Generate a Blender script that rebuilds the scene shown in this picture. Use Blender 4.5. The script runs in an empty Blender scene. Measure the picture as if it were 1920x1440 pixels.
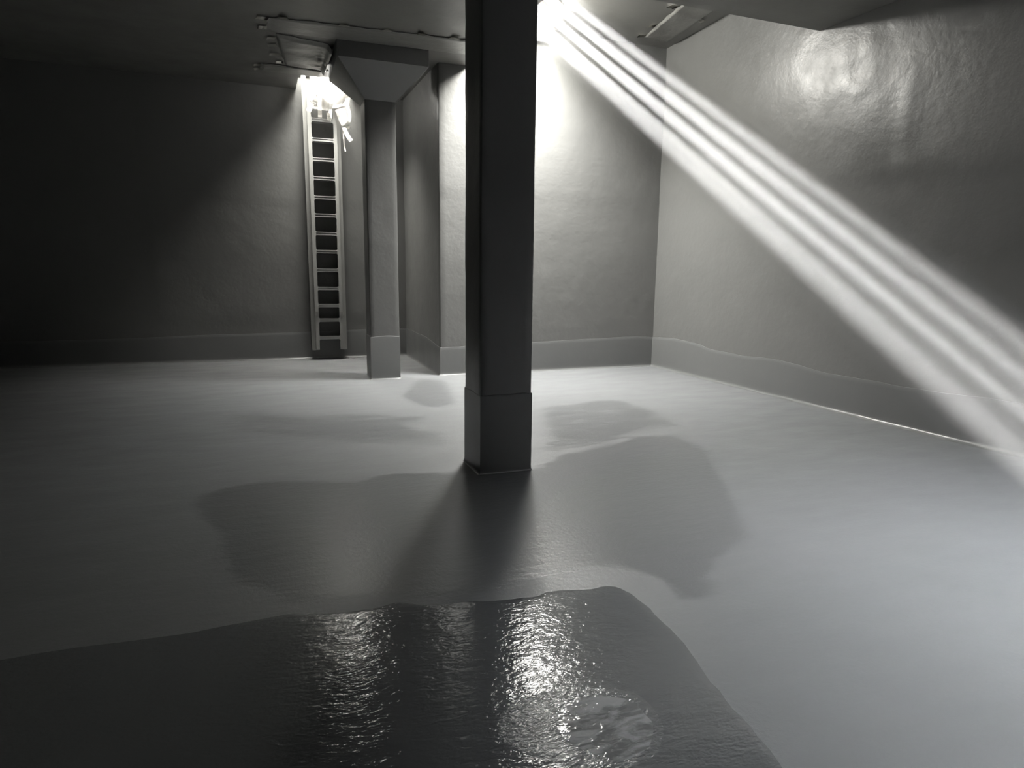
import bpy, bmesh, math, random
from mathutils import Vector, Matrix, noise
random.seed(7)
S = bpy.context.scene
COL = S.collection

# ------------------------------------------------------------------ helpers
def link(name, me, m=None, parent=None):
    o = bpy.data.objects.new(name, me)
    COL.objects.link(o)
    if m is not None:
        me.materials.append(m)
    if parent is not None:
        o.parent = parent
        o.matrix_parent_inverse = Matrix.Translation(parent.location).inverted()
    return o

def obj(name, bm, m, parent=None, smooth=None):
    me = bpy.data.meshes.new(name)
    bmesh.ops.recalc_face_normals(bm, faces=bm.faces[:])
    if smooth is not None:
        for f in bm.faces:
            f.smooth = True
        for e in bm.edges:
            if len(e.link_faces) == 2 and e.calc_face_angle(0) > math.radians(smooth):
                e.smooth = False
    bm.to_mesh(me)
    bm.free()
    return link(name, me, m, parent)

def tag(o, label, cat, group=None, kind=None):
    o['label'] = label
    o['category'] = cat
    if group: o['group'] = group
    if kind: o['kind'] = kind
    return o

def thing(name, label, cat, loc, group=None):
    o = bpy.data.objects.new(name, None)
    COL.objects.link(o)
    o.location = loc
    o.empty_display_size = 0.1
    return tag(o, label, cat, group)

def struct(o):
    o['kind'] = 'structure'
    return o

def box(bm, x0, x1, y0, y1, z0, z1, zf=None):
    """axis aligned box; zf(y) adds a tilt to the lower face"""
    f = zf or (lambda y: z0)
    v = [bm.verts.new(p) for p in ((x0, y0, f(y0)), (x1, y0, f(y0)), (x1, y1, f(y1)), (x0, y1, f(y1)),
                                   (x0, y0, z1), (x1, y0, z1), (x1, y1, z1), (x0, y1, z1))]
    for q in ((0, 3, 2, 1), (4, 5, 6, 7), (0, 1, 5, 4), (1, 2, 6, 5), (2, 3, 7, 6), (3, 0, 4, 7)):
        bm.faces.new([v[i] for i in q])
    return v

def sstep(a, b, x):
    t = min(1, max(0, (x - a) / (b - a)))
    return t * t * (3 - 2 * t)

def n3(x, y, z):
    return noise.noise(Vector((x, y, z)))

# ------------------------------------------------------------------ materials
class NT:
    def __init__(self, name):
        self.m = bpy.data.materials.new(name)
        self.m.use_nodes = True
        self.t = self.m.node_tree
        self.t.nodes.clear()
        self.out = self.n('ShaderNodeOutputMaterial')
    def n(self, typ, **kw):
        k = self.t.nodes.new(typ)
        for a, v in kw.items():
            setattr(k, a, v)
        return k
    def l(self, a, b):
        self.t.links.new(a, b)
    def noise(self, vec, scale, detail=3, rough=.5, dist=0):
        k = self.n('ShaderNodeTexNoise')
        k.inputs['Scale'].default_value = scale
        k.inputs['Detail'].default_value = detail
        k.inputs['Roughness'].default_value = rough
        k.inputs['Distortion'].default_value = dist
        self.l(vec, k.inputs['Vector'])
        return k.outputs['Fac']
    def map(self, fac, a, b, c, d, smooth=False):
        k = self.n('ShaderNodeMapRange')
        if smooth: k.interpolation_type = 'SMOOTHSTEP'
        k.inputs[1].default_value, k.inputs[2].default_value = a, b
        k.inputs[3].default_value, k.inputs[4].default_value = c, d
        self.l(fac, k.inputs[0])
        return k.outputs[0]
    def math(self, op, a, b):
        k = self.n('ShaderNodeMath', operation=op)
        for i, v in enumerate((a, b)):
            if isinstance(v, (int, float)): k.inputs[i].default_value = v
            else: self.l(v, k.inputs[i])
        return k.outputs[0]
    def mixc(self, fac, a, b):
        k = self.n('ShaderNodeMix', data_type='RGBA')
        self.l(fac, k.inputs[0])
        for i, v in ((6, a), (7, b)):
            if isinstance(v, tuple): k.inputs[i].default_value = (*v, 1)
            else: self.l(v, k.inputs[i])
        return k.outputs[2]
    def bump(self, h, strength, dist, prev=None):
        k = self.n('ShaderNodeBump')
        k.inputs['Strength'].default_value = strength
        k.inputs['Distance'].default_value = dist
        self.l(h, k.inputs['Height'])
        if prev is not None: self.l(prev, k.inputs['Normal'])
        return k.outputs[0]

def paint(name, c1, c2, rough, bumps, spec=.5, rvar=.06, coat=0):
    """trowelled coating: colour mottle, roughness drift, several scales of bump (scale, dist)"""
    w = NT(name)
    pos = w.n('ShaderNodeNewGeometry').outputs['Position']
    b = w.n('ShaderNodeBsdfPrincipled')
    w.l(w.mixc(w.noise(pos, 1.7, 4, .55), c1, c2), b.inputs['Base Color'])
    w.l(w.map(w.noise(pos, 2.6, 3), .3, .7, rough - rvar, rough + rvar), b.inputs['Roughness'])
    b.inputs['Specular IOR Level'].default_value = spec
    b.inputs['Coat Weight'].default_value = coat
    b.inputs['Coat Roughness'].default_value = .12
    nrm = None
    for sc, dist in bumps:
        nrm = w.bump(w.noise(pos, sc, 3, .55), 1.0, dist, nrm)
    w.l(nrm, b.inputs['Normal'])
    w.l(b.outputs[0], w.out.inputs[0])
    return w.m

def plain(name, c, rough, metallic=0., spec=.5, bumps=((60, .0006),)):
    w = NT(name)
    pos = w.n('ShaderNodeNewGeometry').outputs['Position']
    b = w.n('ShaderNodeBsdfPrincipled')
    w.l(w.mixc(w.noise(pos, 8, 3), tuple(v * .92 for v in c), tuple(min(1, v * 1.06) for v in c)), b.inputs['Base Color'])
    b.inputs['Roughness'].default_value = rough
    b.inputs['Metallic'].default_value = metallic
    b.inputs['Specular IOR Level'].default_value = spec
    nrm = None
    for sc, dist in bumps:
        nrm = w.bump(w.noise(pos, sc, 2), 1.0, dist, nrm)
    if nrm is not None: w.l(nrm, b.inputs['Normal'])
    w.l(b.outputs[0], w.out.inputs[0])
    return w.m

WALLC = ((.142, .143, .139), (.160, .160, .155))
M_wall = paint('wall_coating', *WALLC, .42, ((1.1, .008), (6, .0040), (22, .0014), (110, .00035)))
M_wall_gloss = paint('wall_coating_gloss', *WALLC, .36, ((1.1, .008), (6, .0034), (18, .0016), (60, .0006)), rvar=.06)
M_base = paint('base_coating', (.136, .139, .138), (.152, .154, .152), .32, rvar=.03, bumps=((3, .002), (18, .0008), (110, .0002)))
M_ceil = paint('ceiling_coating', (.172, .170, .160), (.195, .193, .182), .40, ((1.1, .012), (6, .003), (40, .0008)))
M_pillar = paint('pillar_coating', (.130, .131, .128), (.148, .148, .144), .36, ((3, .004), (22, .0014), (120, .0003)))
M_sheet_grey = paint('masking_film_grey', (.20, .198, .185), (.23, .228, 0.215), .33, rvar=.03, bumps=((5, .008), (20, .002)))
M_flap = plain('pale_flap', (.52, .51, .47), .4)  # loose flaps: light caught by the film edges put into a paler colour
M_grp = plain('ladder_composite', (.33, .33, .315), .38)
M_rung = plain('ladder_rung_composite', (.42, .42, .41), .26)
M_steel = plain('dull_bracket_steel', (.30, .30, .29), .45, .7)
M_board = plain('mask_board_wood', (.30, .24, .16), .7)

def film_white():
    w = NT('white_plastic_film')
    pos = w.n('ShaderNodeNewGeometry').outputs['Position']
    b = w.n('ShaderNodeBsdfPrincipled')
    b.inputs['Base Color'].default_value = (.55, .54, .52, 1)
    b.inputs['Roughness'].default_value = .35
    nrm = w.bump(w.noise(pos, 26, 4, .6, 1.2), 1, .006)
    w.l(nrm, b.inputs['Normal'])
    t = w.n('ShaderNodeBsdfTranslucent')
    t.inputs[0].default_value = (.55, .53, .49, 1)
    mx = w.n('ShaderNodeMixShader')
    mx.inputs[0].default_value = .4
    w.l(b.outputs[0], mx.inputs[1]); w.l(t.outputs[0], mx.inputs[2])
    w.l(mx.outputs[0], w.out.inputs[0])
    return w.m
M_film = film_white()

def floor_mat():
    w = NT('floor_coating')
    pos = w.n('ShaderNodeNewGeometry').outputs['Position']
    at = w.n('ShaderNodeAttribute', attribute_name='wet').outputs['Fac']
    # streaky noise along x makes the edge of the damp film ragged
    mp = w.n('ShaderNodeMapping'); mp.inputs['Scale'].default_value = (1.0, 2.6, 1)
    w.l(pos, mp.inputs[0])
    st = w.noise(mp.outputs[0], 3.2, 5, .6, .6)
    a2 = w.math('ADD', at, w.map(st, .2, .8, -.22, .22))
    wet = w.map(a2, .34, .66, 0, 1, True)
    b = w.n('ShaderNodeBsdfPrincipled')
    base = w.mixc(w.noise(pos, 1.3, 4), FLOORC[0], FLOORC[1])
    dark = w.n('ShaderNodeMix', data_type='RGBA', blend_type='MULTIPLY')
    w.l(w.math('MULTIPLY', wet, 1.0), dark.inputs[0])
    w.l(base, dark.inputs[6]); dark.inputs[7].default_value = (.80, .80, .80, 1)
    w.l(dark.outputs[2], b.inputs['Base Color'])
    rdry = w.map(w.noise(mp.outputs[0], 2.1, 4), .3, .7, .38, .48)
    mr = w.n('ShaderNodeMix', data_type='FLOAT')
    w.l(wet, mr.inputs[0]); w.l(rdry, mr.inputs[2]); mr.inputs[3].default_value = .285
    w.l(mr.outputs[0], b.inputs['Roughness'])
    nrm = w.bump(wet, .5, .003)
    nrm = w.bump(w.noise(mp.outputs[0], 5, 2), 1, .0022, nrm)
    nrm = w.bump(w.noise(pos, 45, 3), 1, .0011, nrm)
    nrm = w.bump(w.noise(pos, 170, 2), 1, .0004, nrm)
    w.l(nrm, b.inputs['Normal'])
    w.l(b.outputs[0], w.out.inputs[0])
    return w.m
FLOORC = ((.162, .166, .171), (.185, .189, .195))
M_floor = floor_mat()

def water_mat(name, rough, ripple, base, ior=1.55, swirl=None):
    w = NT(name)
    pos = w.n('ShaderNodeNewGeometry').outputs['Position']
    mp = w.n('ShaderNodeMapping'); mp.inputs['Scale'].default_value = (.8, 1.5, 1)
    mp.inputs['Rotation'].default_value = (0, 0, .35)
    w.l(pos, mp.inputs[0])
    b = w.n('ShaderNodeBsdfPrincipled')
    if swirl:      # bright reflection put into the colour as pale streaks
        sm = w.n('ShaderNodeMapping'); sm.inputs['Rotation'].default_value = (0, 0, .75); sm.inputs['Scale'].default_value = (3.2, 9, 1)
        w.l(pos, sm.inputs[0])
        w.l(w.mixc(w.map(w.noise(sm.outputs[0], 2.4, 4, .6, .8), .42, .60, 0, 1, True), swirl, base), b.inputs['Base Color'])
    else:
        w.l(w.mixc(w.noise(pos, 2, 4), tuple(v * .85 for v in base), base), b.inputs['Base Color'])
    b.inputs['Roughness'].default_value = rough
    b.inputs['IOR'].default_value = ior
    nrm = None
    for sc, d in ripple:
        nrm = w.bump(w.noise(mp.outputs[0], sc, 3, .5, .5), 1, d, nrm)
    w.l(nrm, b.inputs['Normal'])
    w.l(b.outputs[0], w.out.inputs[0])
    return w.m
M_puddle = water_mat('wet_floor_water', .075, ((5, .0032), (24, .0023), (70, .0008)), (.130, .134, .138))
M_damp = water_mat('damp_grainy_floor', .17, ((24, .003), (60, .0026)), (.15, .154, .158))
M_puddle2 = water_mat('still_water', .05, ((7, .004), (22, .0030)), (.29, .295, .30), 1.55, (.15, .153, .153))  # pale base carries the reflected light

# ------------------------------------------------------------------ room numbers (metres)
XL, XR = -4.6, 5.6
YB, YP, YN = 10.93, 8.6, -3.2          # ladder wall, projecting wall, wall behind the viewer
XP = 2.19                              # side of the projection
BX, BY = 2.60, 5.72                    # raised bay: x > BX, y > BY
ZH = 4.65                              # its ceiling
ZTOP = 4.74
def zl(y): return 3.97 + .0327 * (y - 5.7)   # the low ceiling falls slightly

# ------------------------------------------------------------------ walls
def wall_path(name, pts, z0, z1, m, disp=None, step=.07, zstep=.08, thick=.2):
    """wall skin along a polyline (inside on the left of travel), subdivided, with thickness"""
    P = []
    for i in range(len(pts) - 1):
        a, b = Vector(pts[i]), Vector(pts[i + 1])
        n = max(1, int((b - a).length / step))
        for k in range(n):
            P.append((a.lerp(b, k / n), i))
    P.append((Vector(pts[-1]), len(pts) - 2))
    nrm = []
    for i, (p, s) in enumerate(P):
        d1 = (Vector(pts[s + 1]) - Vector(pts[s])).normalized()
        nn = Vector((-d1.y, d1.x))
        if i > 0 and P[i - 1][1] != s:
            d0 = (Vector(pts[s]) - Vector(pts[s - 1])).normalized()
            n0 = Vector((-d0.y, d0.x))
            h = (nn + n0); nn = h / max(.2, h.dot(nn))
        nrm.append(nn)
    nz = int((z1 - z0) / zstep)
    bm = bmesh.new()
    F, B = [], []
    for (p, s), nn in zip(P, nrm):
        col = []
        for j in range(nz + 1):
            z = z0 + (z1 - z0) * j / nz
            d = disp(p.x, p.y, z, s) * sstep(.50, .75, z) if disp else 0
            q = p + nn * d
            col.append(bm.verts.new((q.x, q.y, z)))
        F.append(col)
        q = p - nn * thick
        B.append((bm.verts.new((q.x, q.y, z0)), bm.verts.new((q.x, q.y, z1))))
    for i in range(len(P) - 1):
        for j in range(nz):
            bm.faces.new((F[i][j], F[i + 1][j], F[i + 1][j + 1], F[i][j + 1]))
        bm.faces.new((B[i][0], B[i][1], B[i + 1][1], B[i + 1][0]))
        bm.faces.new((F[i][-1], F[i + 1][-1], B[i + 1][1], B[i][1]))
        bm.faces.new((F[i + 1][0], F[i][0], B[i][0], B[i + 1][0]))
    for i in (0, len(P) - 1):
        bm.faces.new(F[i] + [B[i][1], B[i][0]])
    return struct(obj(name, bm, m, None, 35))

def d_right(x, y, z, s):
    d = .006 * n3(y * 1.1, z * 1.3, 3.1) + .0025 * n3(y * 4, z * 5, 9.2)
    # formwork panels: an upper lift with a vertical joint
    line = 2.36 - .045 * (5.2 - y)
    up = sstep(line - .03, line + .05, z)
    right = 1 - sstep(4.52, 4.66, y)
    d += .006 * up + .007 * up * right * (1 - sstep(3.2, 3.9, z))
    d += .006 * math.exp(-((y - 4.6) / .05) ** 2) * sstep(2.3, 2.5, z) * (1 - sstep(3.2, 3.5, z)) * (1 + .6 * n3(y * 3, z * 7, 1))
    # lumpy patch high up, left of the joint
    r = ((y - 5.25) / .55) ** 2 + ((z - 3.5) / .42) ** 2
    d += .012 * math.exp(-r) * n3(y * 5.5, z * 6.5, 4.4)
    return d

def d_back(x, y, z, s):
    d = .005 * n3(x * 1.1, z * 1.3, 7.1) + .0022 * n3(x * 4, z * 5, 2.2)
    d += .005 * sstep(2.42, 2.5, z + .03 * n3(x * 2, 0, 5)) + .008 * sstep(-1.66, -1.56, x + .012 * z - .03)
    return d

def d_proj(x, y, z, s):
    return .0045 * n3(x * 1.2 + y, z * 1.3, 5.1) + .002 * n3(x * 4.5, z * 5 + y * 4, 6.2) + .004 * sstep(2.42, 2.5, z)

# wall faces: travel direction keeps the room on the left
wall_path('wall_right', [(XR, YN), (XR, YP + .0)], 0, ZTOP, M_wall_gloss, d_right)
# projection: front face and side face with a softly rounded arris
r = .02
wall_path('wall_middle', [(XR, YP), (XP + r, YP), (XP + r * .3, YP + r * .3), (XP, YP + r), (XP, YB)], 0, ZTOP, M_wall, d_proj)
wall_path('wall_back', [(XP, YB), (XL, YB)], 0, ZTOP, M_wall, d_back)
wall_path('wall_left', [(XL, YB), (XL, YN)], 0, ZTOP, M_wall, None, .3, .4)
wall_path('wall_front', [(XL, YN), (XR, YN)], 0, ZTOP, M_wall, None, .3, .4)

# ------------------------------------------------------------------ base coating with cove, swept along the wall feet
def resample(pts, step, closed=False):
    out = []
    n = len(pts)
    for i in range(n if closed else n - 1):
        a, b = Vector(pts[i]), Vector(pts[(i + 1) % n])
        k = max(1, int((b - a).length / step))
        for j in range(k):
            out.append((a.lerp(b, j / k), j == 0))
    if not closed: out.append((Vector(pts[-1]), True))
    return out

PROF = [(.060, .0005), (.040, .004), (.026, .012), (.017, .024), (.013, .040), (.012, .07)]
def sweep(bm, pts, top, closed=False, step=.08, lip=.035, wob=0.0, sc=1.0):
    """profile with a cove at the floor and a bevelled lip at height top(x, y)"""
    R = resample(pts, step, closed)
    N = len(R)
    rows = []
    for i, (p, corner) in enumerate(R):
        a = R[i - 1][0] if (i > 0 or closed) else None
        b = R[(i + 1) % N][0] if (i < N - 1 or closed) else None
        n0 = None if a is None else Vector((-(p - a).y, (p - a).x)).normalized()
        n1 = None if b is None else Vector((-(b - p).y, (b - p).x)).normalized()
        if n0 is None: nn = n1
        elif n1 is None: nn = n0
        else:
            h = n0 + n1
            nn = h / max(.3, h.dot(n0))
        zt = top(p.x, p.y)
        w = 1 + wob * n3(p.x * 6, p.y * 6, 2.5)
        prof = [(o * w * sc, z * (sc ** .5)) for o, z in PROF] + [(.012 * sc, zt - lip), (.009 * sc, zt - lip * .45), (.004 * sc, zt - .003), (-.012, zt)]
        rows.append([bm.verts.new((p.x + nn.x * o, p.y + nn.y * o, z)) for o, z in prof])
    for i in range(N if closed else N - 1):
        A, B = rows[i], rows[(i + 1) % N]
        for j in range(len(A) - 1):
            bm.faces.new((A[j], B[j], B[j + 1], A[j + 1]))

def interp(tab, x):
    if x <= tab[0][0]: return tab[0][1]
    for (a, za), (b, zb) in zip(tab, tab[1:]):
        if x <= b:
            return za + (zb - za) * (x - a) / (b - a)
    return tab[-1][1]
bandR = sorted([(8.6, .458), (8.06, .490), (7.44, .466), (7.2, .424), (6.77, .420), (6.46, .416), (6.0, .445), (5.59, .419), (5.21, .385),
                (4.87, .39), (4.56, .401), (4.38, .392), (3.96, .40), (3.54, .427), (3.0, .43), (1.5, .41), (-3.2, .42)])
bandB = sorted([(-4.6, .385), (-3.18, .375), (-2.33, .383), (-1.56, .396), (-.82, .421), (-.05, .421), (.56, .434), (1.54, .459), (2.2, .465)])
bandP = [(2.19, .39), (3.2, .42), (4.44, .45), (4.9, .462), (5.22, .475), (5.6, .455)]
bandS = [(8.6, .39), (9.42, .454), (10.8, .467), (10.93, .467)]
def jit(v): return .006 * n3(v * 3.1, 1.7, .3) + .003 * n3(v * 9, .2, .3)
e = .002
bm = bmesh.new(); sweep(bm, [(XR - e, YN), (XR - e, YP)], lambda x, y: interp(bandR, y) + jit(y), wob=.5, lip=.045)
struct(obj('baseboard_right', bm, M_base, None, 60))
bm = bmesh.new(); sweep(bm, [(XR, YP - e), (XP, YP - e), (XP - e, YB)],
      lambda x, y: (interp(bandP, x) if y < YP + .001 else interp(bandS, y)) + jit(x + y), wob=.5, sc=.6, lip=.05)
struct(obj('baseboard_middle', bm, M_base, None, 60))
bm = bmesh.new(); sweep(bm, [(XP, YB - e), (XL, YB - e)], lambda x, y: interp(bandB, x) + jit(x), wob=.5, sc=.75, lip=.045)
struct(obj('baseboard_back', bm, M_base, None, 60))
bm = bmesh.new(); sweep(bm, [(XL + e, YB), (XL + e, YN)], lambda x, y: .39 + jit(y))
struct(obj('baseboard_left', bm, M_base, None, 60))

# ------------------------------------------------------------------ floor with a mapped damp film
MID = [(-0.499, 4.21), (-0.33, 4.416), (-0.137, 4.466), (0.134, 4.435), (0.468, 4.263), (0.701, 4.369), (0.854, 4.383), (1.06, 4.275), (1.286, 4.239),
       (1.792, 4.164), (2.136, 4.437), (2.484, 4.556), (2.766, 4.607), (2.946, 4.777), (3.32, 4.716), (3.30, 4.2), (2.416, 2.685), (1.965, 2.423),
       (1.805, 2.195), (1.658, 2.17), (1.637, 2.389), (1.517, 2.579), (1.104, 2.604), (0.769, 2.532), (0.37, 2.672), (0.06, 2.731), (-0.209, 3.062), (-0.285, 3.615)]
ST1 = [(-0.566, 6.876), (0.03, 6.74), (0.945, 6.479), (1.443, 6.242), (1.462, 5.982), (1.279, 5.758), (1.426, 5.536), (1.436, 5.041), (1.226, 4.934), (0.338, 5.311), (-0.372, 5.912)]
ST2 = [(1.292, 7.18), (1.545, 7.835), (1.753, 8.4), (2.15, 8.4), (2.147, 7.654), (1.954, 6.812), (1.748, 6.336), (1.444, 6.488)]
ST3 = [(2.63, 6.291), (3.001, 6.267), (3.519, 6.496), (3.761, 6.189), (3.815, 5.631), (3.646, 4.932), (3.045, 4.806), (2.636, 4.559), (2.149, 4.464), (1.889, 4.393)]
def sdist(poly, x, y):
    inside, best = False, 1e9
    n = len(poly)
    for i in range(n):
        x0, y0 = poly[i]; x1, y1 = poly[(i + 1) % n]
        if (y0 > y) != (y1 > y) and x < (x1 - x0) * (y - y0) / (y1 - y0) + x0:
            inside = not inside
        dx, dy = x1 - x0, y1 - y0
        t = max(0, min(1, ((x - x0) * dx + (y - y0) * dy) / (dx * dx + dy * dy)))
        best = min(best, (x - x0 - t * dx) ** 2 + (y - y0 - t * dy) ** 2)
    d = math.sqrt(best)
    return d if inside else -d
GX, GY = 170, 236
bm = bmesh.new()
lay = bm.verts.layers.float.new('wet')
rows = []
for j in range(GY + 1):
    y = YN + (YB - YN) * j / GY
    row = []
    for i in range(GX + 1):
        x = XL + (XR - XL) * i / GX
        z = .0012 * n3(x * .9, y * .9, 4) - .0012
        v = bm.verts.new((x, y, z))
        w = 0.0
        for poly, amt, soft in ((MID, 1.0, .42), (ST1, .55, .6), (ST2, .6, .35), (ST3, .6, .5)):
            if min(p[0] for p in poly) - .5 < x < max(p[0] for p in poly) + .5 and min(p[1] for p in poly) - .5 < y < max(p[1] for p in poly) + .5:
                w = max(w, amt * sstep(-soft * .5, soft * .5, sdist(poly, x, y)))
        v[lay] = w
        row.append(v)
    rows.append(row)
for j in range(GY):
    for i in range(GX):
        bm.faces.new((rows[j][i], rows[j][i + 1], rows[j + 1][i + 1], rows[j + 1][i]))
floor = struct(obj('floor', bm, M_floor, None, 60))
bm = bmesh.new(); box(bm, XL - .2, XR + .2, YN - .2, YB + .2, -.3, -.02)
obj('slab', bm, M_wall, floor)

# ------------------------------------------------------------------ ceiling: low fall slab with ladder hatch, raised bay with sun hatch
H1 = (.55, 1.36, 10.0, 10.93)      # ladder hatch x0 x1 y0 y1
H3 = (3.25, 4.15, .85, 1.75)        # added unseen hatch, holds the fill lamp over the right floor
H2 = (2.75, 3.61, 7.30, 8.43)      # hatch in the raised bay
bm = bmesh.new()
def slab(x0, x1, y0, y1, z1=ZTOP): box(bm, x0, x1, y0, y1, 0, z1, zl)
slab(XL - .2, H1[0], YN - .2, YB + .2)
slab(H1[0], BX, YN - .2, H1[2])
slab(H1[1], BX, H1[2], YB + .2)
slab(H1[0], H1[1], YB, YB + .2)
slab(BX, H3[0], YN - .2, BY)
slab(H3[0], H3[1], YN - .2, H3[2])
slab(H3[0], H3[1], H3[3], BY)
slab(H3[1], XR + .2, YN - .2, BY)
box(bm, H3[0] - .05, H3[1] + .05, H3[2] - .05, H3[3] + .05, ZTOP, ZTOP + .08)  # lid over the added hatch
box(bm, H1[0] - .05, H1[1] + .05, H1[2] - .05, YB + .05, ZTOP, ZTOP + .08)     # added lid on the shaft, keeps the sun out
for x0, x1, y0, y1 in ((BX, H2[0], BY, YP), (H2[1], XR, BY, YP), (H2[0], H2[1], BY, H2[2]), (H2[0], H2[1], H2[3], YP)):
    box(bm, x0, x1, y0, y1, ZH, ZH + .05)
box(bm, BX, XR + .2, YP, YB + .2, 4.2, ZTOP)
struct(obj('ceiling', bm, M_ceil))

# added unseen boards over the bay hatch, four gaps stripe the sunbeam
SUN = Vector((-0.04734495, 0.82909184, 0.55710428))
EV = Vector((.767, .641, 0)).normalized()
EB = (Matrix.Rotation(math.radians(1.5), 3, 'Z') @ EV)
PV = Vector((-EV.y, EV.x, 0))
C0 = Vector((3.483, 7.549, 4.73))
cover = thing('beam_mask', 'row of added unseen boards with gaps that cut the sunbeam into stripes', 'hatch cover', (3.18, 7.87, 4.72))
GAPS = [(.09, .225), (.268, .416), (.458, .607), (.648, .88)]
edges = [-1.2] + [v for g in GAPS for v in g] + [1.9]
for k in range(0, len(edges), 2):
    a, b = edges[k], edges[k + 1]
    bm = bmesh.new()
    q = [C0 + PV * o + EV * .1 + EB * s for o, s in ((a, -1.5), (b, -1.5), (b, 1.5), (a, 1.5))]
    vs = [bm.verts.new(p) for p in q] + [bm.verts.new(p + Vector((0, 0, .02))) for p in q]
    for f in ((0, 1, 2, 3), (7, 6, 5, 4), (0, 4, 5, 1), (1, 5, 6, 2), (2, 6, 7, 3), (3, 7, 4, 0)):
        bm.faces.new([vs[i] for i in f])
    obj('mask_board', bm, M_board, cover)

# ------------------------------------------------------------------ pillars
def square_loop(h, rad=.012):
    pts = []
    for cx, cy, a0 in ((1, 1, 0), (-1, 1, 90), (-1, -1, 180), (1, -1, 270)):
        for k in range(3):
            a = math.radians(a0 + 45 * k)
            pts.append((cx * (h - rad) + rad * math.cos(a), cy * (h - rad) + rad * math.sin(a)))
    return pts

def pillar(x, y, label, seed, top):
    t = thing('pillar', label, 'pillar', (x, y, 0), 'square concrete pillars of the tank')
    hs = .19
    # shaft
    base = square_loop(hs)
    loop = []
    for i in range(len(base)):
        a, b = Vector(base[i]), Vector(base[(i + 1) % len(base)])
        n = max(1, int((b - a).length / .045))
        loop += [a.lerp(b, k / n) for k in range(n)]
    bm = bmesh.new()
    nz = 76
    prev = None
    for j in range(nz + 1):
        z = .02 + (3.5 - .02) * j / nz
        ring = []
        for p in loop:
            d = .0035 * n3(p.x * 5 + seed, p.y * 5, z * 1.6) + .0016 * n3(p.x * 16, p.y * 16 + seed, z * 7)
            n = p.normalized()
            ring.append(bm.verts.new((x + p.x + n.x * d, y + p.y + n.y * d, z)))
        if prev:
            for i in range(len(ring)):
                k = (i + 1) % len(ring)
                bm.faces.new((prev[i], prev[k], ring[k], ring[i]))
        prev = ring
    obj('shaft', bm, M_pillar, t, 40)
    # flared capital
    bm = bmesh.new()
    prev = None
    zc = top + .02
    levels = [(3.495, hs + .001)] + [(3.5 + (3.86 - 3.5) * k / 6, hs + (.54 - hs) * k / 6) for k in range(7)] + [(3.93, .541), (3.99, .54), (zc + .02, .54)]
    for z, h in levels:
        ring = [bm.verts.new((x + px, y + py, z + .002 * n3(px * 4, py * 4, seed))) for px, py in square_loop(h)]
        if prev:
            for i in range(len(ring)):
                k = (i + 1) % len(ring)
                bm.faces.new((prev[i], prev[k], ring[k], ring[i]))
        prev = ring
    obj('capital', bm, M_pillar, t, 25)
    # thick base coat with a cove to the floor
    bm = bmesh.new()
    sq = [(x + hs, y - hs), (x - hs, y - hs), (x - hs, y + hs), (x + hs, y + hs)]   # clockwise: outside on the left
    sweep(bm, sq, lambda px, py: .572 + .010 * n3(px * 7 + seed, py * 7, 3), True, .05, .012, 0, .3)
    o = obj('base_coat', bm, M_base, t, 50)
    o['label'] = 'smooth glossy coating band around the foot'
    return t
pillar(1.42, 8.69, 'far square concrete pillar with flared capital, standing beside the ladder', 3.0, zl(8.69))
pillar(1.53, 4.34, 'near square dark concrete pillar standing in the middle of the wet floor', 11.0, zl(4.34))

# ------------------------------------------------------------------ extension ladder on the back wall
lad = thing('extension_ladder', 'long pale extension ladder fixed upright to the back wall under the hatch', 'ladder', (.895, 10.72, .15))
def channel(x0, x1, y0, y1, z0, z1, open_dir):
    """C section rail: web towards the rungs, flanges outward"""
    t = .009
    if open_dir < 0: prof = [(x1, y0), (x1, y1), (x0, y1), (x0, y1 - t), (x1 - t, y1 - t), (x1 - t, y0 + t), (x0, y0 + t), (x0, y0)]
    else: prof = [(x0, y0), (x1, y0), (x1, y0 + t), (x0 + t, y0 + t), (x0 + t, y1 - t), (x1, y1 - t), (x1, y1), (x0, y1)]
    bm = bmesh.new()
    lo = [bm.verts.new((a, b, z0)) for a, b in prof]
    hi = [bm.verts.new((a, b, z1)) for a, b in prof]
    n = len(prof)
    for i in range(n):
        bm.faces.new((lo[i], lo[(i + 1) % n], hi[(i + 1) % n], hi[i]))
    bm.faces.new(lo[::-1]); bm.faces.new(hi)
    bmesh.ops.recalc_face_normals(bm, faces=bm.faces[:])
    return bm
ZR = [3.955, 3.668, 3.382, 3.093, 2.816, 2.529, 2.262, 1.985, 1.709, 1.422, 1.136, .866, .636, .353]
XS = .007   # small shift between the two ends of the fly section
obj('rail', channel(.624, .686, 10.752, 10.87, .150, 4.34, -1), M_grp, lad)
obj('rail', channel(1.114, 1.172, 10.752, 10.87, .150, 4.34, 1), M_grp, lad)
obj('fly_rail', channel(.684, .738, 10.67, 10.748, .163, 4.20, -1), M_grp, lad)
obj('fly_rail', channel(1.062, 1.112, 10.67, 10.748, .163, 4.20, 1), M_grp, lad)
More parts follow.
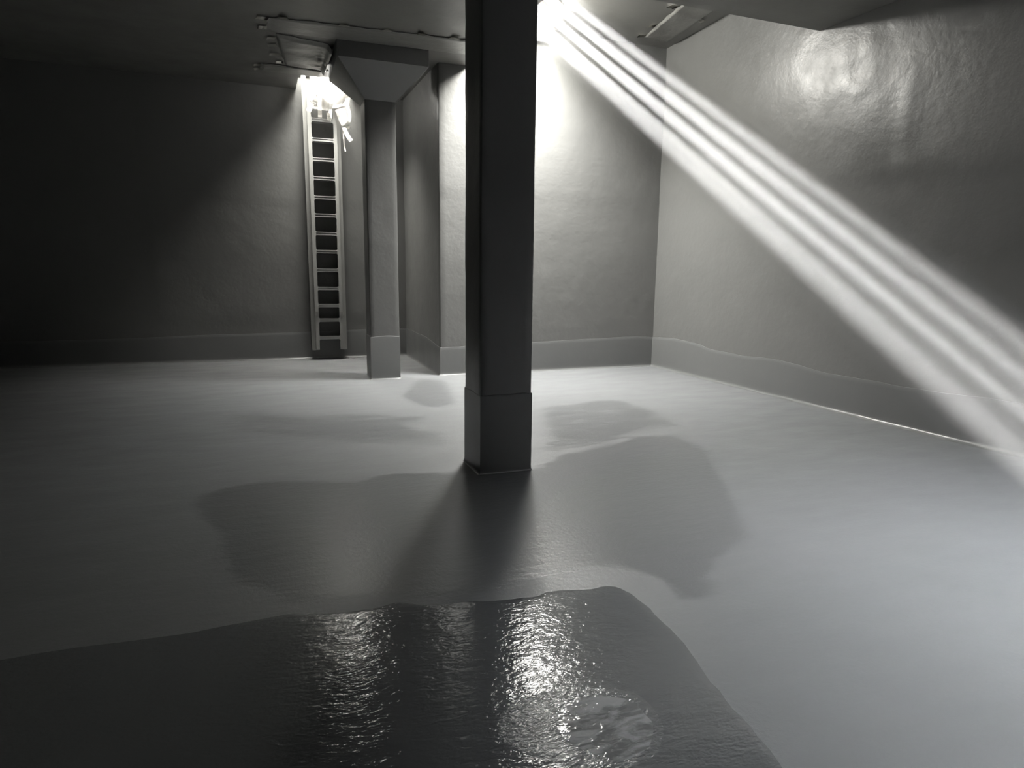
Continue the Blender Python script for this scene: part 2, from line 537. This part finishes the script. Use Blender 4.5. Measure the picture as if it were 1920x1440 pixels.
def rung_bm(zc, hh=.024, fil=.034, y0=10.676, y1=10.742):
    """tread plate with filleted ends that run into the rails and two raised ribs"""
    xa, xb = .730, 1.070
    top, bot = [], []
    for k in range(7):
        a = math.pi / 2 * k / 6
        top.append((xa + .006 + fil * (1 - math.cos(a)) , hh + fil * (1 - math.sin(a))))
    out = [(xa, hh + fil)] + top + [(xb - (p[0] - xa), p[1]) for p in reversed(top)] + [(xb, hh + fil)]
    out += [(p[0], -p[1]) for p in reversed(out)]
    bm = bmesh.new()
    f = [bm.verts.new((a, y0, zc + b)) for a, b in out]
    g = [bm.verts.new((a, y1, zc + b)) for a, b in out]
    n = len(out)
    bm.faces.new(f); bm.faces.new(g[::-1])
    for i in range(n):
        bm.faces.new((f[i], g[i], g[(i + 1) % n], f[(i + 1) % n]))
    bmesh.ops.recalc_face_normals(bm, faces=bm.faces[:])
    return bm
for z in ZR:
    r_ = obj('rung', rung_bm(z), M_rung, lad)
    for s in (-1, 1):
        bm = bmesh.new()
        zc = z + s * .019
        v = box(bm, .745, 1.055, 10.667, 10.678, zc - .006, zc + .006)
        bmesh.ops.bevel(bm, geom=bm.edges[:], offset=.003, segments=2, affect='EDGES')
        rb = obj('rib', bm, M_rung, r_, 50)
        rb.matrix_parent_inverse = Matrix.Identity(4)
for z in ZR:
    bm = bmesh.new()
    box(bm, .680, 1.120, 10.758, 10.895, z - .012, z + .018)
    bmesh.ops.bevel(bm, geom=bm.edges[:], offset=.006, segments=2, affect='EDGES')
    obj('rear_rung', bm, M_rung, lad, 50)
for xa, xb in ((.690, .733), (1.066, 1.108)):
    bm = bmesh.new()
    box(bm, xa, xb, 10.655, 10.672, .715, .775)
    bmesh.ops.bevel(bm, geom=bm.edges[:], offset=.005, segments=2, affect='EDGES')
    obj('rung_lock', bm, M_steel, lad, 50)
for z in (.9, 2.4, 3.8):
    for xa in (.640, 1.125):
        bm = bmesh.new()
        box(bm, xa, xa + .035, 10.868, 10.93, z - .02, z + .02)
        box(bm, xa - .015, xa + .05, 10.915, 10.93, z - .04, z + .04)
        obj('wall_bracket', bm, M_steel, lad)

# ------------------------------------------------------------------ plastic sheet hung under the ladder hatch
sh = thing('hanging_sheet', 'crumpled white plastic sheet with loose straps hanging from the hatch over the ladder top', 'plastic sheet', (1.0, 10.5, 4.2))
def cloth(corners, nu, nv, amp, freq, seed, thick=.004, wave=None):
    """bilinear patch TL TR BR BL with crumple noise, given a little thickness"""
    TL, TR, BR, BL = [Vector(c) for c in corners]
    bm = bmesh.new()
    g = []
    nrm = (TR - TL).cross(BL - TL).normalized()
    for j in range(nv + 1):
        v = j / nv
        row = []
        for i in range(nu + 1):
            u = i / nu
            p = TL.lerp(TR, u).lerp(BL.lerp(BR, u), v)
            q = p * freq
            d = noise.noise(Vector((q.x + seed, q.y, q.z))) * amp + abs(noise.noise(Vector((q.x * 2.3, q.y * 2.3 + seed, q.z * 1.2)))) * amp * .6
            p = p + nrm * d
            if wave: p = p + wave(u, v)
            row.append(bm.verts.new(p))
        g.append(row)
    for j in range(nv):
        for i in range(nu):
            bm.faces.new((g[j][i], g[j][i + 1], g[j + 1][i + 1], g[j + 1][i]))
    bmesh.ops.recalc_face_normals(bm, faces=bm.faces[:])
    r = bmesh.ops.solidify(bm, geom=bm.faces[:], thickness=thick)
    return bm
def belly(u, v):
    return Vector((0, -.10 * math.sin(math.pi * min(1, v * 1.1)) * (.5 + .5 * math.sin(math.pi * u)),
                   -.05 * v * math.sin(math.pi * u) + .02 * v * n3(u * 6, 1, 1)))
obj('film', cloth(((.735, 10.60, 4.29), (1.30, 10.60, 4.29), (1.26, 10.50, 3.90), (.745, 10.55, 3.80)), 34, 26, .045, 7, 1.3, wave=belly), M_film, sh, 60)
obj('film', cloth(((1.20, 10.56, 4.05), (1.315, 10.56, 4.02), (1.22, 10.52, 3.44), (1.185, 10.53, 3.40)), 12, 26, .03, 9, 4.1), M_film, sh, 60)
obj('film', cloth(((1.02, 10.54, 3.95), (1.27, 10.54, 3.98), (1.24, 10.52, 3.62), (1.17, 10.53, 3.58)), 14, 18, .03, 9, 8.4), M_film, sh, 60)
def strap(pts, w, side=Vector((1, 0, 0))):
    bm = bmesh.new()
    P = [Vector(p) for p in pts]
    prev = None
    for k in range(len(P)):
        tw = Vector((math.cos(k * .25), -math.sin(k * .25), 0)) if side is None else side
        d = (P[min(k + 1, len(P) - 1)] - P[max(k - 1, 0)]).normalized()
        s = (tw - d * tw.dot(d)).normalized()
        a, b = bm.verts.new(P[k] - s * w / 2), bm.verts.new(P[k] + s * w / 2)
        if prev: bm.faces.new((prev[0], prev[1], b, a))
        prev = (a, b)
    bmesh.ops.solidify(bm, geom=bm.faces[:], thickness=.003)
    return bm
Y0 = 10.47
for pts, w in (
    ([(.86, Y0, 3.95), (.855, Y0 + .02, 3.84), (.858, Y0 + .06, 3.74), (.86, Y0 + .09, 3.685)], .058),
    ([(1.02, Y0, 4.02), (1.018, Y0, 3.90), (1.012, Y0 + .04, 3.78), (1.0, Y0 + .09, 3.66), (.985, Y0 + .06, 3.70), (.975, Y0 + .05, 3.77)], .05),
    ([(.80, Y0, 4.06), (.775, Y0 - .01, 3.98), (.765, Y0 + .0, 3.90), (.735, Y0 + .02, 3.83), (.69, Y0 + .05, 3.74)], .07),
    ([(.90, Y0 - .02, 3.99), (.84, Y0 - .03, 3.93), (.78, Y0, 3.88), (.77, Y0 + .03, 3.82)], .06),
    ([(1.25, Y0 + .03, 3.98), (1.265, Y0 + .02, 3.85), (1.285, Y0, 3.74), (1.27, Y0, 3.64), (1.225, Y0 + .01, 3.58), (1.285, Y0 + .02, 3.56)], .05),
    ([(1.205, Y0 + .04, 3.56), (1.225, Y0 + .02, 3.49), (1.265, Y0, 3.41), (1.30, Y0 - .01, 3.36)], .065),
    ([(1.195, Y0 + .05, 3.54), (1.192, Y0 + .04, 3.42), (1.198, Y0 + .04, 3.30), (1.212, Y0 + .03, 3.21)], .022),
):
    Q = []
    for k in range((len(pts) - 1) * 4 + 1):
        i = min(k // 4, len(pts) - 2); f = k / 4 - i
        p0, p1, p2, p3 = [Vector(pts[max(0, min(len(pts) - 1, i + d))]) for d in (-1, 0, 1, 2)]
        Q.append(.5 * (2 * p1 + (p2 - p0) * f + (2 * p0 - 5 * p1 + 4 * p2 - p3) * f * f + (3 * p1 - p0 - 3 * p2 + p3) * f ** 3))
    obj('strap', strap(Q, w), M_film, sh, 60)

# white film lining around the hatch in the bay, hanging a little below its edge
ln = thing('hatch_lining', 'bright white film lining hanging around the ceiling hatch behind the near pillar', 'hatch lining', (3.18, 8.0, ZH))
def hang(p0, p1, drop, seed):
    a, b = Vector(p0), Vector(p1)
    n = Vector((a - b)).cross(Vector((0, 0, 1))).normalized()
    obj('film', cloth(((*a.xy, ZH - .002), (*b.xy, ZH - .002), (*(b.xy + n.xy * .03), ZH - drop), (*(a.xy + n.xy * .03), ZH - drop)), 24, 8, .02, 7, seed), M_film, ln, 60)
hang((H2[0] + .015, 7.7, 0), (H2[0] + .015, H2[3], 0), .24, 1.1)
hang((H2[0], H2[3] - .005, 0), (H2[1], H2[3] - .005, 0), .20, 3.3)
hang((H2[1] - .015, H2[3], 0), (H2[1] - .015, 7.9, 0), .08, 5.2)

# ------------------------------------------------------------------ films and coating laps on the ceilings
def film_patch(name, corners, label, zfun, drop, seed, m, wav=.02, rim=None, grp=None):
    """sagging sheet under a ceiling with ragged edges; corners in x y"""
    A, B, C, D = [Vector(c) for c in corners]      # near-left near-right far-right far-left
    bm = bmesh.new()
    nu, nv = 40, 40
    g = []
    for j in range(nv + 1):
        v = j / nv
        row = []
        for i in range(nu + 1):
            u = i / nu
            p = A.lerp(B, u).lerp(D.lerp(C, u), v)
            ed = min(u, 1 - u, v, 1 - v)
            rag = 1 if ed == 0 else 0
            p = p + Vector((n3(p.x * 9, p.y * 9, seed), n3(p.x * 9, p.y * 9, seed + 5))) * wav * rag
            k = sstep(0, .06, ed)
            z = zfun(p.y) - .006 - drop * k - drop * .5 * k * n3(p.x * 4, p.y * 4, seed)
            if rim: z -= rim(u, v)
            row.append(bm.verts.new((p.x, p.y, z)))
        g.append(row)
    for j in range(nv):
        for i in range(nu):
            bm.faces.new((g[j][i], g[j][i + 1], g[j + 1][i + 1], g[j + 1][i]))
    bmesh.ops.recalc_face_normals(bm, faces=bm.faces[:])
    bmesh.ops.solidify(bm, geom=bm.faces[:], thickness=.003)
    return tag(obj(name, bm, m, None, 60), label, 'masking film', grp)
GF = 'masking films stuck to the ceiling'
film_patch('masking_film', [(.215, 8.27), (.885, 8.42), (.870, 9.58), (.36, 9.55)], 'square glossy grey film on the ceiling between the far pillar capital and the ladder hatch', zl, .03, 2.2, M_sheet_grey, .03,
           lambda u, v: .055 * math.exp(-((u - .94) / .045) ** 2) * (1 + .5 * n3(v * 9, 2, 1)) + .03 * math.exp(-((u - .78) / .05) ** 2) * sstep(.0, .25, v) * n3(v * 11, 5, 1), GF)
film_patch('masking_film', [(.13, 7.74), (2.5, 7.55), (2.45, 8.08), (.12, 8.2)], 'long grey film strip across the ceiling in front of the far pillar capital', zl, .012, 7.7, M_sheet_grey, .035, None, GF)
film_patch('masking_film', [(.06, 9.62), (.86, 9.66), (.86, 9.97), (.03, 9.97)], 'narrow film strip on the ceiling along the near edge of the ladder hatch', zl, .012, 5.1, M_sheet_grey, .03, None, GF)
film_patch('masking_film', [(4.83, 7.0), (5.30, 7.0), (5.42, 8.36), (5.02, 8.30)], 'pale film strip on the raised ceiling in the corner by the right wall', lambda y: ZH, .02, 9.4, M_sheet_grey, .03, None, GF)

def flaps(root, spots, zfun, seed):
    for k, (x, y, a, L) in enumerate(spots):
        d = Vector((math.cos(a), math.sin(a))); n = Vector((-d.y, d.x)) * .045
        P = [Vector((x, y)) + d * L * f for f in (0, .35, .7, 1)]
        Z = [0, .002, .005, .012]
        bm = bmesh.new(); prev = None
        for p, z in zip(P, Z):
            zz = zfun(p.y) - .012 - z * (1 + .4 * n3(k, seed, .5))
            w_ = 1 + .3 * n3(k * 1.7, z * 30, seed)
            pr = (bm.verts.new((p.x - n.x * w_, p.y - n.y * w_, zz)), bm.verts.new((p.x + n.x * w_, p.y + n.y * w_, zz)))
            if prev: bm.faces.new((prev[0], prev[1], pr[1], pr[0]))
            prev = pr
        bmesh.ops.solidify(bm, geom=bm.faces[:], thickness=.003)
        obj('loose_flap', bm, M_flap, root, 60)
F = [o for o in COL.objects if o.name.startswith('masking_film')]
flaps(F[0], [(.22, 8.45, 3.3, .09), (.24, 8.72, 3.0, .10), (.28, 9.1, 3.2, .12), (.33, 9.45, 3.1, .09), (.85, 9.50, 1.2, .10)], zl, 1.0)
flaps(F[1], [(.14, 7.80, 3.4, .12), (.30, 7.73, -1.8, .10), (.90, 7.72, -1.4, .12), (1.35, 7.68, -1.2, .12), (1.75, 7.64, -1.7, .13), (2.10, 7.62, -1.3, .12), (.13, 8.10, 3.2, .10)], zl, 2.0)
flaps(F[2], [(.07, 9.70, 3.2, .10), (.05, 9.90, 3.0, .08)], zl, 3.0)
flaps(F[3], [(4.85, 7.30, 3.4, .12), (4.95, 7.9, 3.0, .10), (5.03, 8.25, 2.9, .12), (5.32, 7.5, .2, .1)], lambda y: ZH, 4.0)

# ------------------------------------------------------------------ puddles
def smooth_outline(pts, it=2):
    for _ in range(it):
        out = []
        n = len(pts)
        for i in range(n):
            a, b = pts[i], pts[(i + 1) % n]
            out += [(a[0] * .75 + b[0] * .25, a[1] * .75 + b[1] * .25), (a[0] * .25 + b[0] * .75, a[1] * .25 + b[1] * .75)]
        pts = out
    return [Vector((p[0] + .012 * n3(p[0] * 14, p[1] * 14, 3), p[1] + .012 * n3(p[0] * 14, p[1] * 14, 8))) for p in pts]
def puddle(name, outline, hole, m, label, h=.0016, rim=.06, parent=None):
    bm = bmesh.new()
    alledges = []
    for pts, sgn in ((outline, 1), (hole, -1)):
        if not pts: continue
        O = smooth_outline(pts)
        area = sum(O[i].x * O[(i + 1) % len(O)].y - O[(i + 1) % len(O)].x * O[i].y for i in range(len(O)))
        if area < 0: O.reverse()
        n = len(O)
        rings = []
        for off, z in ((0, -.0018), (rim * .25, h * .45), (rim * .6, h * .85), (rim, h)) if (rim and sgn > 0) else ((0, h),):
            ring = []
            for i in range(n):
                d = (O[(i + 1) % n] - O[i - 1]).normalized()
                nn = Vector((-d.y, d.x)) * sgn
                ring.append(bm.verts.new((O[i].x + nn.x * off, O[i].y + nn.y * off, z)))
            rings.append(ring)
        for a, b in zip(rings, rings[1:]):
            for i in range(n):
                k = (i + 1) % n
                bm.faces.new((a[i], a[k], b[k], b[i]))
        for i in range(n):
            ab = (rings[-1][i], rings[-1][(i + 1) % n])
            alledges.append(bm.edges.get(ab) or bm.edges.new(ab))
    bmesh.ops.triangle_fill(bm, edges=alledges, use_beauty=True)
    bmesh.ops.recalc_face_normals(bm, faces=bm.faces[:])
    if sum(f.normal.z for f in bm.faces) < 0:
        bmesh.ops.reverse_faces(bm, faces=bm.faces[:])
    if parent:
        return obj(name, bm, m, parent, 80)
    return tag(obj(name, bm, m, None, 80), label, 'puddle')
BIG = [(-1.6, 2.55), (-.9, 2.66), (-.4, 2.60), (0.014, 2.64), (0.138, 2.587), (0.265, 2.56), (0.353, 2.557), (0.447, 2.581), (0.57, 2.504), (0.751, 2.474), (0.935, 2.439), (1.03, 2.425),
       (1.145, 2.452), (1.257, 2.408), (1.37, 2.416), (1.45, 2.361), (1.468, 2.212), (1.459, 2.076), (1.446, 1.875), (1.376, 1.626), (1.369, 1.457),
       (1.331, 1.256), (1.2, .9), (.9, .5), (.2, .35), (-.6, .5), (-1.4, 1.0), (-1.9, 1.8)]
RING = [(0.634, 1.761), (0.773, 1.803), (0.89, 1.8), (1.016, 1.764), (1.112, 1.69), (1.122, 1.577), (1.075, 1.478), (0.99, 1.408), (0.841, 1.40), (0.685, 1.51), (0.586, 1.65)]
INNER = [(0.827, 1.706), (0.872, 1.741), (0.977, 1.73), (1.069, 1.676), (1.084, 1.586), (1.058, 1.505), (1.0, 1.453), (0.907, 1.435), (0.827, 1.482), (0.781, 1.568), (0.774, 1.632)]
puddle('puddle', BIG, RING, M_puddle, 'large dark rippled puddle spread across the floor in front of the near pillar')
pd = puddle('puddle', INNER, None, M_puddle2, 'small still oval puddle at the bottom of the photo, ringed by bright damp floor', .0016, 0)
puddle('damp_rim', RING, INNER, M_damp, '', .0016, 0, pd)

# ------------------------------------------------------------------ hazy air in the sun shaft
def haze():
    w = NT('hazy_air')
    v = w.n('ShaderNodeVolumePrincipled')
    v.inputs['Color'].default_value = (.95, .95, .95, 1)
    v.inputs['Density'].default_value = HAZE
    v.inputs['Anisotropy'].default_value = 0.0
    w.l(v.outputs[0], w.out.inputs['Volume'])
    return w.m
HAZE = .039
M_haze = haze()
z0 = ZH - .012
corner = []
for o, s in ((-.03, -.52), (.96, -.52), (.96, .46), (-.03, .46)):
    p = C0 + PV * o + EV * s
    corner.append(p - SUN * ((p.z - z0) / SUN.z))
bm = bmesh.new()
zb = .03
hi = [bm.verts.new(p) for p in corner]
lo = [bm.verts.new(p - SUN * ((z0 - zb) / SUN.z)) for p in corner]
bm.faces.new(hi[::-1]); bm.faces.new(lo)
for i in range(4):
    bm.faces.new((hi[i], hi[(i + 1) % 4], lo[(i + 1) % 4], lo[i]))
hz = obj('haze', bm, M_haze)
tag(hz, 'hazy air lit by the slanting striped sunbeam from the hatch to the right', 'haze', None, 'stuff')

# ------------------------------------------------------------------ light
def lamp(name, typ, loc, energy, color, **kw):
    d = bpy.data.lights.new(name, typ)
    d.energy = energy; d.color = color
    for k, v in kw.items(): setattr(d, k, v)
    o = bpy.data.objects.new(name, d)
    o.location = loc
    COL.objects.link(o)
    return o
lamp('bay_hatch_daylight', 'AREA', (3.18, 7.865, ZH + .035), 370, (1, .99, .945), spread=math.radians(118), shape='RECTANGLE', size=.84, size_y=1.10)
lamp('ladder_hatch_daylight', 'AREA', (.955, 10.47, 4.32), 106, (1, .975, .90), spread=math.radians(94), shape='RECTANGLE', size=.78, size_y=.88)
lamp('bay_hatch_fill', 'POINT', (3.1, 7.95, ZH - .17), 290, (1, .985, .92), shadow_soft_size=.12)  # added point lamp, stands in for light off the film lining
lamp('ladder_hatch_fill', 'POINT', (1.08, 10.16, 4.03), 18, (1, .98, .93), shadow_soft_size=.10)  # added point lamp, fills in for the lit film by the ladder
lamp('right_floor_fill', 'AREA', (3.7, 1.3, zl(1.3) + .3), 105, (.95, .97, 1), spread=math.radians(86), shape='RECTANGLE', size=.8, size_y=.8)  # added source out of view, brightens the floor at front right
sun = lamp('sun', 'SUN', (3, 14, 9), 260, (1, .985, .97), angle=math.radians(.8))
sun.rotation_euler = SUN.to_track_quat('Z', 'Y').to_euler()
w = bpy.data.worlds.new('world'); S.world = w
w.use_nodes = True
w.node_tree.nodes['Background'].inputs[0].default_value = (0, 0, 0, 1)

# ------------------------------------------------------------------ camera
cam = bpy.data.cameras.new('camera')
cam.sensor_width = 36; cam.lens = 1204 / 1920 * 36
cam.clip_start = .05
co = bpy.data.objects.new('camera', cam)
R = Vector((0.93593506, -0.35197313, 0.01185209)); U = Vector((0.04855369, 0.16229617, 0.9855468)); FW = Vector((0.34880954, 0.92183234, -0.16898827))
co.matrix_world = Matrix(((R.x, U.x, -FW.x, 0), (R.y, U.y, -FW.y, 0), (R.z, U.z, -FW.z, 1.4), (0, 0, 0, 1)))
COL.objects.link(co)
S.camera = co

S.view_settings.view_transform = 'Standard'
S.view_settings.look = 'None'
S.view_settings.gamma = 1
S.view_settings.use_curve_mapping = False
S.view_settings.exposure = 0.0
S.cycles.use_denoising = True
S.cycles.max_bounces = 10
S.cycles.diffuse_bounces = 6
S.cycles.volume_bounces = 0
S.cycles.sample_clamp_indirect = 6
S.cycles.caustics_reflective = False
